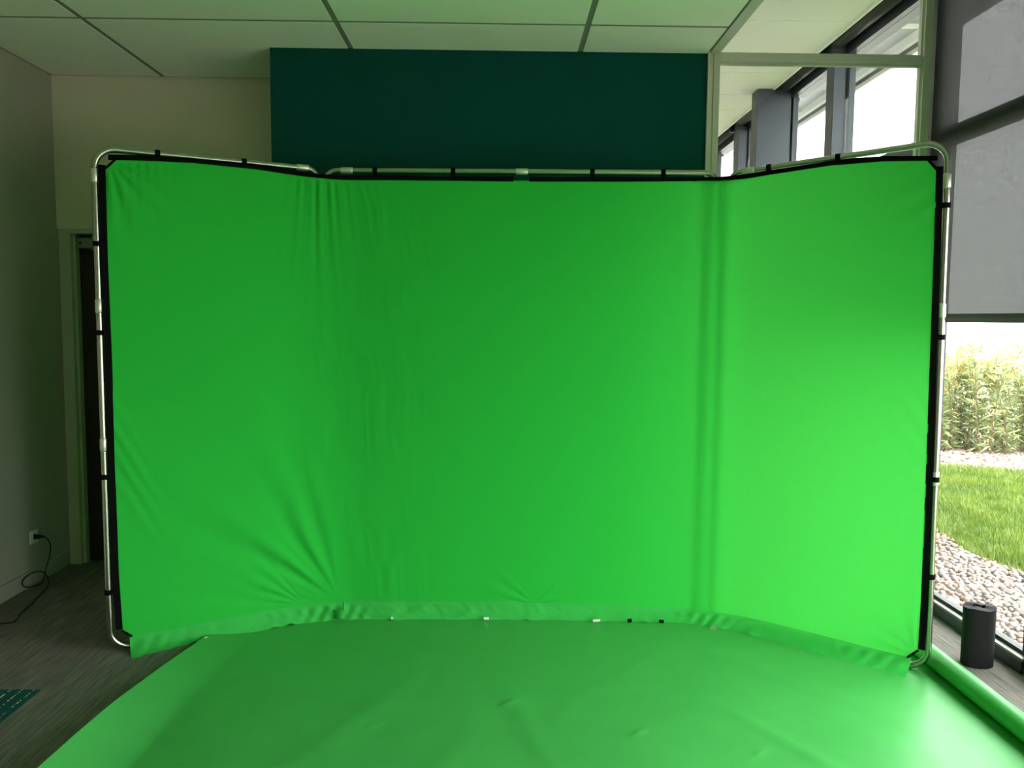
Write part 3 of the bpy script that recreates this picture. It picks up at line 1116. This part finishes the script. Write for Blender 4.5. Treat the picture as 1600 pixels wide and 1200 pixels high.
def strip(name, sa, sb, za, zb_, n=60, parent=None, m=None, thick=0.004, off=0.0):
    """flat band between two curves given as functions of t"""
    t = np.linspace(0, 1, n)
    A = cloth_pt(sa(t), za(t), off, rel=False)
    B = cloth_pt(sb(t), zb_(t), off, rel=False)
    return MB().grid(np.stack([A, B], 0)).obj(name, m or M['border'], parent or scr, solid=thick)


BW = 0.030
for a, b in ((SL + 0.012, S1 + 0.935), (S1 + 1.012, SR - 0.012)):
    f = lambda t, a=a, b=b: a + (b - a) * t
    strip('border_band', f, f, lambda t, f=f: ztop(f(t), False) - 0.004 + 0.0 * t, lambda t, f=f: ztop(f(t), False) + BW - 0.012 + 0.002 * np.sin(f(t) * 11), 120, parent=cloth)
zl = lambda t: 0.105 + (2.160 - 0.105) * t
strip('border_band', lambda t: np.interp(zl(t), EL[:, 0], EL[:, 1]) - 0.028, lambda t: np.interp(zl(t), EL[:, 0], EL[:, 1]) + 0.001, zl, zl, 60, parent=cloth)
strip('border_band', lambda t: np.interp(zl(t), ER[:, 0], ER[:, 1]) + S2 - 0.003, lambda t: np.interp(zl(t), ER[:, 0], ER[:, 1]) + S2 + 0.024, zl, zl, 60, parent=cloth)
# thin black edge across the cut corners
for a0, z0, a1, z1 in ((SL, 2.146, SL + 0.042, 2.190), (SR - 0.044, 2.188, SR - 0.012, 2.148), (SL + 0.008, 0.098, SL + 0.048, 0.064), (SR + 0.012, 0.100, SR - 0.03, 0.058)):
    t = np.linspace(0, 1, 6)
    P = cloth_pt(a0 + (a1 - a0) * t, z0 + (z1 - z0) * t, 0.002, rel=False)
    MB().tube([tuple(p) for p in P], 0.005, 6).obj('corner_edge', M['border'], cloth)

# frame sections: one closed tube each, with filleted corners
TR = 0.0136


def fillet(corners, rad, n=10):
    out = []
    k = len(corners)
    for i in range(k):
        p0, p1, p2 = (np.array(corners[(i + j - 1) % k], float) for j in range(3))
        a, b = (p0 - p1) / np.linalg.norm(p0 - p1), (p2 - p1) / np.linalg.norm(p2 - p1)
        r = rad[i] if isinstance(rad, (list, tuple)) else rad
        half = math.acos(np.clip(a @ b, -1, 1)) / 2
        t = r / math.tan(half)
        c = p1 + (a + b) / np.linalg.norm(a + b) * (r / math.sin(half))
        v0, v1 = p1 + a * t - c, p1 + b * t - c
        ang = math.acos(np.clip(v0 @ v1 / r / r, -1, 1))
        for j in range(n + 1):
            f = j / n
            out.append(c + (math.sin((1 - f) * ang) * v0 + math.sin(f * ang) * v1) / math.sin(ang))
    return out


def sec_pt(P, d, s, z, off=0.0):
    n = np.array([d[1], -d[0]])
    p = P + d * s + n * off
    return (float(p[0]), float(p[1]), float(z))


SECS = [
    (PA, d1, [(0.010, 0.0182), (0.975, 0.0182), (0.975, 2.230), (0.008, 2.232)], [0.085, 0.06, 0.06, 0.085], [(0, 0.946), (0, 1.556), (0, 2.115)], [0.90]),
    (PB, d2, [(0.020, 0.0182), (1.930, 0.0182), (1.930, 2.236), (0.020, 2.226)], [0.06, 0.06, 0.06, 0.06], [], [0.125, 0.975]),
    (PC, d3, [(0.050, 0.0182), (1.022, 0.0182), (1.000, 2.262), (0.050, 2.228)], [0.06, 0.085, 0.085, 0.06], [(1, 2.10), (1, 1.567), (1, 0.855)], [0.145]),
]
frames = []
for P, d, cor, rad, side_c, top_c in SECS:
    pts = [sec_pt(P, d, s, z) for s, z in fillet(cor, rad)]
    dense = []
    for i in range(len(pts)):
        a, b = Vector(pts[i]), Vector(pts[(i + 1) % len(pts)])
        n = max(1, int((b - a).length / 0.25))
        dense += [tuple(a.lerp(b, j / n)) for j in range(n)]
    fr = MB().tube(dense, TR, 16, closed=True).obj('frame_section', M['alu'], scr, smooth=True)
    frames.append(fr)

    def side_s(right, z):
        lo, hi = (cor[1], cor[2]) if right else (cor[0], cor[3])
        return lo[0] + (hi[0] - lo[0]) * (z - lo[1]) / (hi[1] - lo[1])

    def top_z(s):
        a, b = cor[3], cor[2]
        return a[1] + (b[1] - a[1]) * (s - a[0]) / (b[0] - a[0])
    for right, z in side_c:
        a, b = sec_pt(P, d, side_s(right, z - 0.03), z - 0.03), sec_pt(P, d, side_s(right, z + 0.03), z + 0.03)
        c = MB().tube([a, Vector(a).lerp(Vector(b), 0.06), Vector(a).lerp(Vector(b), 0.94), b], [0.0136, 0.0158, 0.0158, 0.0136], 14).obj('connector', M['aluc'], fr, smooth=True)
    for s in top_c:
        a, b = sec_pt(P, d, s - 0.03, top_z(s - 0.03)), sec_pt(P, d, s + 0.03, top_z(s + 0.03))
        c = MB().tube([a, Vector(a).lerp(Vector(b), 0.06), Vector(a).lerp(Vector(b), 0.94), b], [0.0136, 0.0158, 0.0158, 0.0136], 14).obj('connector', M['aluc'], fr, smooth=True)


def strap(P, d, s, z, ax, bs, bz):
    """black webbing loop round a tube at (s,z) with its tail reaching the border at (bs,bz)"""
    c = Vector(sec_pt(P, d, s, z))
    dv = Vector((d[0], d[1], 0))
    nv_ = Vector((d[1], -d[0], 0))
    axis = dv if ax == 's' else Vector((0, 0, 1))
    m = MB().tube([tuple(c - axis * 0.011), tuple(c + axis * 0.011)], 0.0168, 14)
    e = Vector(sec_pt(P, d, bs, bz, 0.012))
    mid = (c + nv_ * 0.012 + e) / 2
    long_ = (e - (c + nv_ * 0.010)) / 2
    m.obox(mid, axis * 0.010, nv_ * 0.0018, long_ + long_.normalized() * 0.003)
    return m.obj('strap', M['border'], scr)


def top_line(cor, s):
    a, b = cor[3], cor[2]
    return a[1] + (b[1] - a[1]) * (s - a[0]) / (b[0] - a[0])


for s in (0.259, 0.628):
    strap(PA, d1, s, top_line(SECS[0][2], s), 's', s, float(ztop(np.array(s))) + 0.014)
for s in (0.262, 0.641, 1.318, 1.665):
    strap(PB, d2, s, top_line(SECS[1][2], s), 's', s, float(ztop(np.array(S1 + s))) + 0.014)
for s in (0.246, 0.560):
    strap(PC, d3, s, top_line(SECS[2][2], s), 's', s, float(ztop(np.array(S2 + s))) + 0.014)
for z in (1.824, 1.440, 0.802, 0.279):
    strap(PA, d1, 0.009, z, 'z', float(np.interp(z, EL[:, 0], EL[:, 1])) - 0.012, z)
for z in (2.000, 1.455, 0.852, 0.430):
    strap(PC, d3, 1.022 - 0.0098 * z, z, 'z', float(np.interp(z, ER[:, 0], ER[:, 1])) + 0.012, z)

# hem flap hanging from the seam onto the floor sheet
FB = np.array([(0.09, 0.105), (0.30, 0.055), (0.60, 0.045), (0.9, 0.04), (S1 + 0.12, 0.045), (S1 + 0.6, 0.035), (S1 + 1.0, 0.040), (S1 + 1.5, 0.07), (S1 + 1.9, 0.085), (S2 + 0.15, 0.085), (S2 + 0.5, 0.085), (S2 + 0.95, 0.115)])
SPLIT = S1 + 0.088


def flap_part(sa, sb, n, ear=False):
    t, w = np.meshgrid(np.linspace(0, 1, n), np.linspace(0, 1, 22))
    s = sa + (sb - sa) * t
    zb = zbot(s, False)
    fo = np.interp(s, FB[:, 0], FB[:, 1])
    wr = 0.006 * vnoise(s * 16 + w * 1.5, w * 2.2, 51) + 0.004 * vnoise(s * 34 - w * 2, w * 3, 52)
    near = np.exp(-((s - S1 - 0.02) / 0.16) ** 2) + 1.0 * np.exp(-((s - S2 - 0.02) / 0.14) ** 2) + 0.7 * np.exp(-((s - S2 - 0.85) / 0.15) ** 2) + 0.5 * np.exp(-((s - 0.2) / 0.15) ** 2)
    wr += 0.0055 * near * np.sin(2 * np.pi * (s * 14 + w * 0.7)) * smooth(w, 0, 0.25)
    out = fo * (0.2 * w + 0.8 * w ** 1.9) + 1.5 * wr * smooth(w, 0.0, 0.2) + 0.008 * np.sin(np.pi * w)
    lift = 0.0
    for c_, a_, wd in ((0.36, 0.010, 0.02), (0.72, 0.009, 0.03), (0.80, 0.013, 0.03), (S1 + 0.34, 0.008, 0.02), (S1 + 0.80, 0.007, 0.02), (S1 + 1.02, 0.008, 0.02), (S1 + 1.20, 0.006, 0.03), (S1 + 1.37, 0.008, 0.03), (S1 + 1.60, 0.010, 0.03), (S2 + 0.07, 0.016, 0.05), (S2 + 0.26, 0.009, 0.03), (S2 + 0.55, 0.004, 0.05)):
        lift = lift + a_ * np.exp(-((s - c_) / wd) ** 2)
    z = 0.001 + (zb - 0.001) * (1 - w) ** 1.45 + lift * w ** 2
    p = cloth_pt(s, zb, 0.0)
    _, nrm = plan(s)
    P = p.copy()
    P[..., :2] += nrm * out[..., None]
    P[..., 2] = z
    return P


flap = MB().grid(flap_part(0.088, SPLIT, 150)).obj('hem_flap', M['flap'], scr, smooth=True)
MB().grid(flap_part(SPLIT + 0.004, S2 + 0.960, 380)).obj('hem_flap', M['flap'], scr, smooth=True)
# folded ear where the flap is split at the left bend
t, w = np.meshgrid(np.linspace(0, 1, 16), np.linspace(0, 1, 14))
p0, nr = plan(np.array(SPLIT))
tn = np.array([-nr[1], nr[0]])
base = np.array([*(p0 + nr * 0.03), 0.0])
lx = (-0.060 + 0.072 * t) * (0.60 + 0.40 * w) + 0.012 * w
ly = 0.018 + 0.034 * np.sin(np.pi * 0.80 * t) * (0.45 + 0.55 * w)
lz = 0.012 + 0.056 * w ** 0.8 - 0.010 * (1 - t) * w
ear = np.stack([base[0] + tn[0] * lx + nr[0] * ly, base[1] + tn[1] * lx + nr[1] * ly, lz], 2)
MB().grid(ear).obj('folded_corner', M['flap'], scr, smooth=True, solid=0.001)


def tab(s, m, wdt, hgt, ang=0.0):
    fo = float(np.interp(s, FB[:, 0], FB[:, 1])) + 0.014
    p, nr = plan(np.array(s))
    tn = Vector((-nr[1], nr[0], 0))
    nrm = Vector((nr[0], nr[1], 0))
    c = Vector((p[0], p[1], 0.0)) + nrm * (fo + 0.012)
    up = (Vector((0, 0, 1)) * math.cos(0.5) - nrm * math.sin(0.5))
    a = tn * math.cos(ang) + up * math.sin(ang)
    b = up * math.cos(ang) - tn * math.sin(ang)
    c.z = 0.012 + hgt / 2 * 0.9
    return MB().obox(c, a * wdt / 2, a.cross(b) * 0.0012, b * hgt / 2)


tab(0.40, M['tagw'], 0.024, 0.014, 0.25).obj('white_tag', M['tagw'], scr)
tab(S1 + 0.345, M['tagw'], 0.010, 0.012).obj('white_tag', M['tagw'], scr)
tab(S1 + 0.817, M['tagw'], 0.026, 0.011).obj('white_tag', M['tagw'], scr)
tab(S1 + 1.368, M['tagw'], 0.036, 0.011, 0.05).obj('white_tag', M['tagw'], scr)
tab(S1 + 1.532, M['border'], 0.022, 0.018, 0.2).obj('fastener_tab', M['border'], scr)
tab(S1 + 1.690, M['border'], 0.024, 0.016, -0.1).obj('fastener_tab', M['border'], scr)

# ------------------------------------------------------------------ green floor sheet with rolled edge
fs = empty('floor_sheet', (0.2, 2.6, 0), label='green vinyl sheet spread on the floor before the screen, right edge rolled up', cat='floor sheet')
XC, RR = 1.914, 0.046
SEC = np.polyfit([1.2, 1.8, 2.45, 2.67, 2.94, 3.24, 3.56, 4.1], [-1.45, -1.448, -1.443, -1.434, -1.426, -1.416, -1.385, -1.27], 5)
ny, nx = 260, 330
tt, yy = np.meshgrid(np.linspace(0, 1, nx), np.concatenate([np.linspace(-1.5, 1.9, 60)[:-1], np.linspace(1.9, 4.1, ny - 59)]))  # unseen stretch behind the camera added to bounce green onto the ceiling
xe = np.polyval(SEC, np.maximum(yy, 1.2))
xx = xe + (XC - xe) * tt
dl = xx - xe
calm = 1 - 0.8 * smooth(yy, 2.95, 3.4)
zz = 0.0035 + np.zeros_like(xx)
zz += calm * (0.009 * (vnoise(xx * 2.2, yy * 2.6, 61) + 0.5) * smooth(dl, 0.15, 0.4) * (1 - smooth(xx, 1.5, 1.8)) + 0.0035 * (vnoise(xx * 6 + 0.6 * yy, yy * 4.5, 62) + 0.5) + 0.0010 * vnoise(xx * 15, yy * 15, 63))
# shallow buckles running away from the camera
for x0, y0, dx, amp, wd, ln in ((0.10, 2.95, -0.25, 0.007, 0.05, 0.30), (1.05, 2.75, -0.55, 0.008, 0.045, 0.25), (0.55, 3.35, 0.9, 0.0025, 0.06, 0.3), (-0.55, 2.9, 0.5, 0.005, 0.07, 0.5), (1.2, 3.3, -0.9, 0.006, 0.06, 0.25), (-0.2, 2.55, 0.3, 0.005, 0.06, 0.4)):
    l = (xx - x0) - dx * (yy - y0)
    zz += 0.6 * amp * np.exp(-(l / wd) ** 2) * np.exp(-((yy - y0) / ln) ** 2)
# sharp little dents
for x0, y0, a in ((0.045, 3.06, 0.006), (0.52, 2.83, 0.006), (-0.46, 2.88, 0.004), (0.92, 2.70, 0.004)):
    l1 = (xx - x0) * 0.75 + (yy - y0) * 0.66
    l2 = -(xx - x0) * 0.66 + (yy - y0) * 0.75
    zz += 0.8 * a * np.exp(-(l1 / 0.034) ** 2) * np.exp(-(l2 / 0.014) ** 2)
# left edge curls up off the carpet
curl = np.interp(yy, [2.45, 2.67, 2.94, 3.24, 3.56, 4.1], [0.095, 0.090, 0.075, 0.050, 0.024, 0.008])
zz += curl * np.clip(1 - dl / 0.21, 0, 1) ** 1.55
MB().grid(np.stack([xx, yy, zz], 2)).obj('sheet', M['sheet'], fs, smooth=True)
# rolled right edge: spiral that starts where the flat part ends
th = np.linspace(0, 2 * np.pi * 3.3, 120)
ra = RR - 0.0042 * th / (2 * np.pi)
px_, pz_ = XC + ra * np.sin(th), 0.0045 + RR - ra * np.cos(th)
yy = np.linspace(-1.5, 4.1, 60)
wv = 1 + 0.012 * np.sin(yy * 5) + 0.008 * np.sin(yy * 13)
P = np.zeros((60, 120, 3))
P[..., 0] = XC + (px_[None] - XC) * wv[:, None]
P[..., 1] = yy[:, None]
P[..., 2] = pz_[None]
MB().grid(P).obj('rolled_edge', M['sheet'], fs, smooth=True)

# ------------------------------------------------------------------ black roll by the window
br = empty('matting_roll', (2.135, 3.455, 0), label='upright black roll of matting standing by the window', cat='roll')
th = np.linspace(0, 2 * np.pi * 4.6, 220)
ra = 0.074 - (0.074 - 0.032) * th / th[-1]
squash = 0.80
a0 = math.radians(200)
ct, st_ = np.cos(th + a0), np.sin(th + a0)
core = (th / th[-1])
ox, oy = 0.006 * core, 0.008 * core
prof_o = np.stack([2.135 + ra * ct + ox, 3.455 + ra * st_ * squash + oy], 1)
prof_i = np.stack([2.135 + (ra - 0.0098) * ct + ox, 3.455 + (ra - 0.0098) * st_ * squash + oy], 1)
sp = MB()
n = len(th)
H_ = 0.262
for prof in (prof_o, prof_i):
    for z in (0.0005, H_):
        sp.v += [(p[0], p[1], z + (0.0035 * math.sin(3 * a) if z > 0.1 else 0)) for p, a in zip(prof, th)]
for i in range(n - 1):
    sp.f.append((i, i + 1, n + i + 1, n + i))
    sp.f.append((2 * n + i + 1, 2 * n + i, 3 * n + i, 3 * n + i + 1))
    sp.f.append((n + i, n + i + 1, 3 * n + i + 1, 3 * n + i))
    sp.f.append((i + 1, i, 2 * n + i, 2 * n + i + 1))
for i in (0, n - 1):
    sp.f.append((i, n + i, 3 * n + i, 2 * n + i))
sp.obj('rolled_matting', M['rubber'], br)

# ------------------------------------------------------------------ wall socket and cable
so = empty('wall_socket', (XL, 4.492, 0.23), label='white wall socket low on the left wall', cat='socket')
box('cover_plate', M['white'], (XL, XL + 0.009, 4.454, 4.530, 0.232, 0.306), so, bevel=0.003)
t = MB().box(XL + 0.009, XL + 0.0125, 4.470, 4.514, 0.247, 0.252).box(XL + 0.009, XL + 0.0125, 4.470, 4.514, 0.286, 0.291)
t.box(XL + 0.009, XL + 0.0125, 4.470, 4.475, 0.252, 0.286).box(XL + 0.009, XL + 0.0125, 4.509, 4.514, 0.252, 0.286)
t.obj('socket_insert', M['white'], so)
MB().tube([(XL + 0.0092, 4.492, 0.269), (XL + 0.0105, 4.492, 0.269)], 0.016, 16).obj('socket_recess', M['black'], so)
ca = empty('power_cable', (-2.5, 4.3, 0), label='thin black power cable plugged into the left wall socket', cat='cable')
MB().tube([(XL + 0.0106, 4.492, 0.269), (XL + 0.030, 4.492, 0.270), (XL + 0.045, 4.494, 0.270), (XL + 0.062, 4.497, 0.268)], [0.013, 0.013, 0.009, 0.005], 12).obj('plug', M['black'], ca, smooth=True)
ctrl = [(XL + 0.062, 4.497, 0.268), (-2.545, 4.506, 0.250), (-2.54, 4.52, 0.205), (-2.545, 4.515, 0.15), (-2.555, 4.495, 0.09), (-2.56, 4.485, 0.045), (-2.565, 4.45, 0.012),
        (-2.59, 4.37, 0.02), (-2.597, 4.335, 0.05), (-2.595, 4.36, 0.075), (-2.585, 4.42, 0.086), (-2.57, 4.485, 0.07), (-2.545, 4.49, 0.03), (-2.515, 4.43, 0.006), (-2.47, 4.26, 0.0045), (-2.442, 4.15, 0.0045), (-2.425, 4.03, 0.0045),
        (-2.39, 3.93, 0.0045), (-2.395, 3.895, 0.0045), (-2.44, 3.878, 0.0045), (-2.56, 3.83, 0.0045), (-2.58, 3.6, 0.0045), (-2.57, 3.0, 0.0045), (-2.55, 2.0, 0.0045)]
pts = []
cv = [Vector(c) for c in ctrl]
for i in range(len(cv) - 1):
    a, b, c, d = cv[max(0, i - 1)], cv[i], cv[i + 1], cv[min(len(cv) - 1, i + 2)]
    for k in range(8):
        t = k / 8
        pts.append(0.5 * ((2 * b) + (c - a) * t + (2 * a - 5 * b + 4 * c - d) * t * t + (3 * b - a - 3 * c + d) * t ** 3))
pts.append(cv[-1])
MB().tube(pts, 0.0034, 8).obj('cord', M['black'], ca, smooth=True)
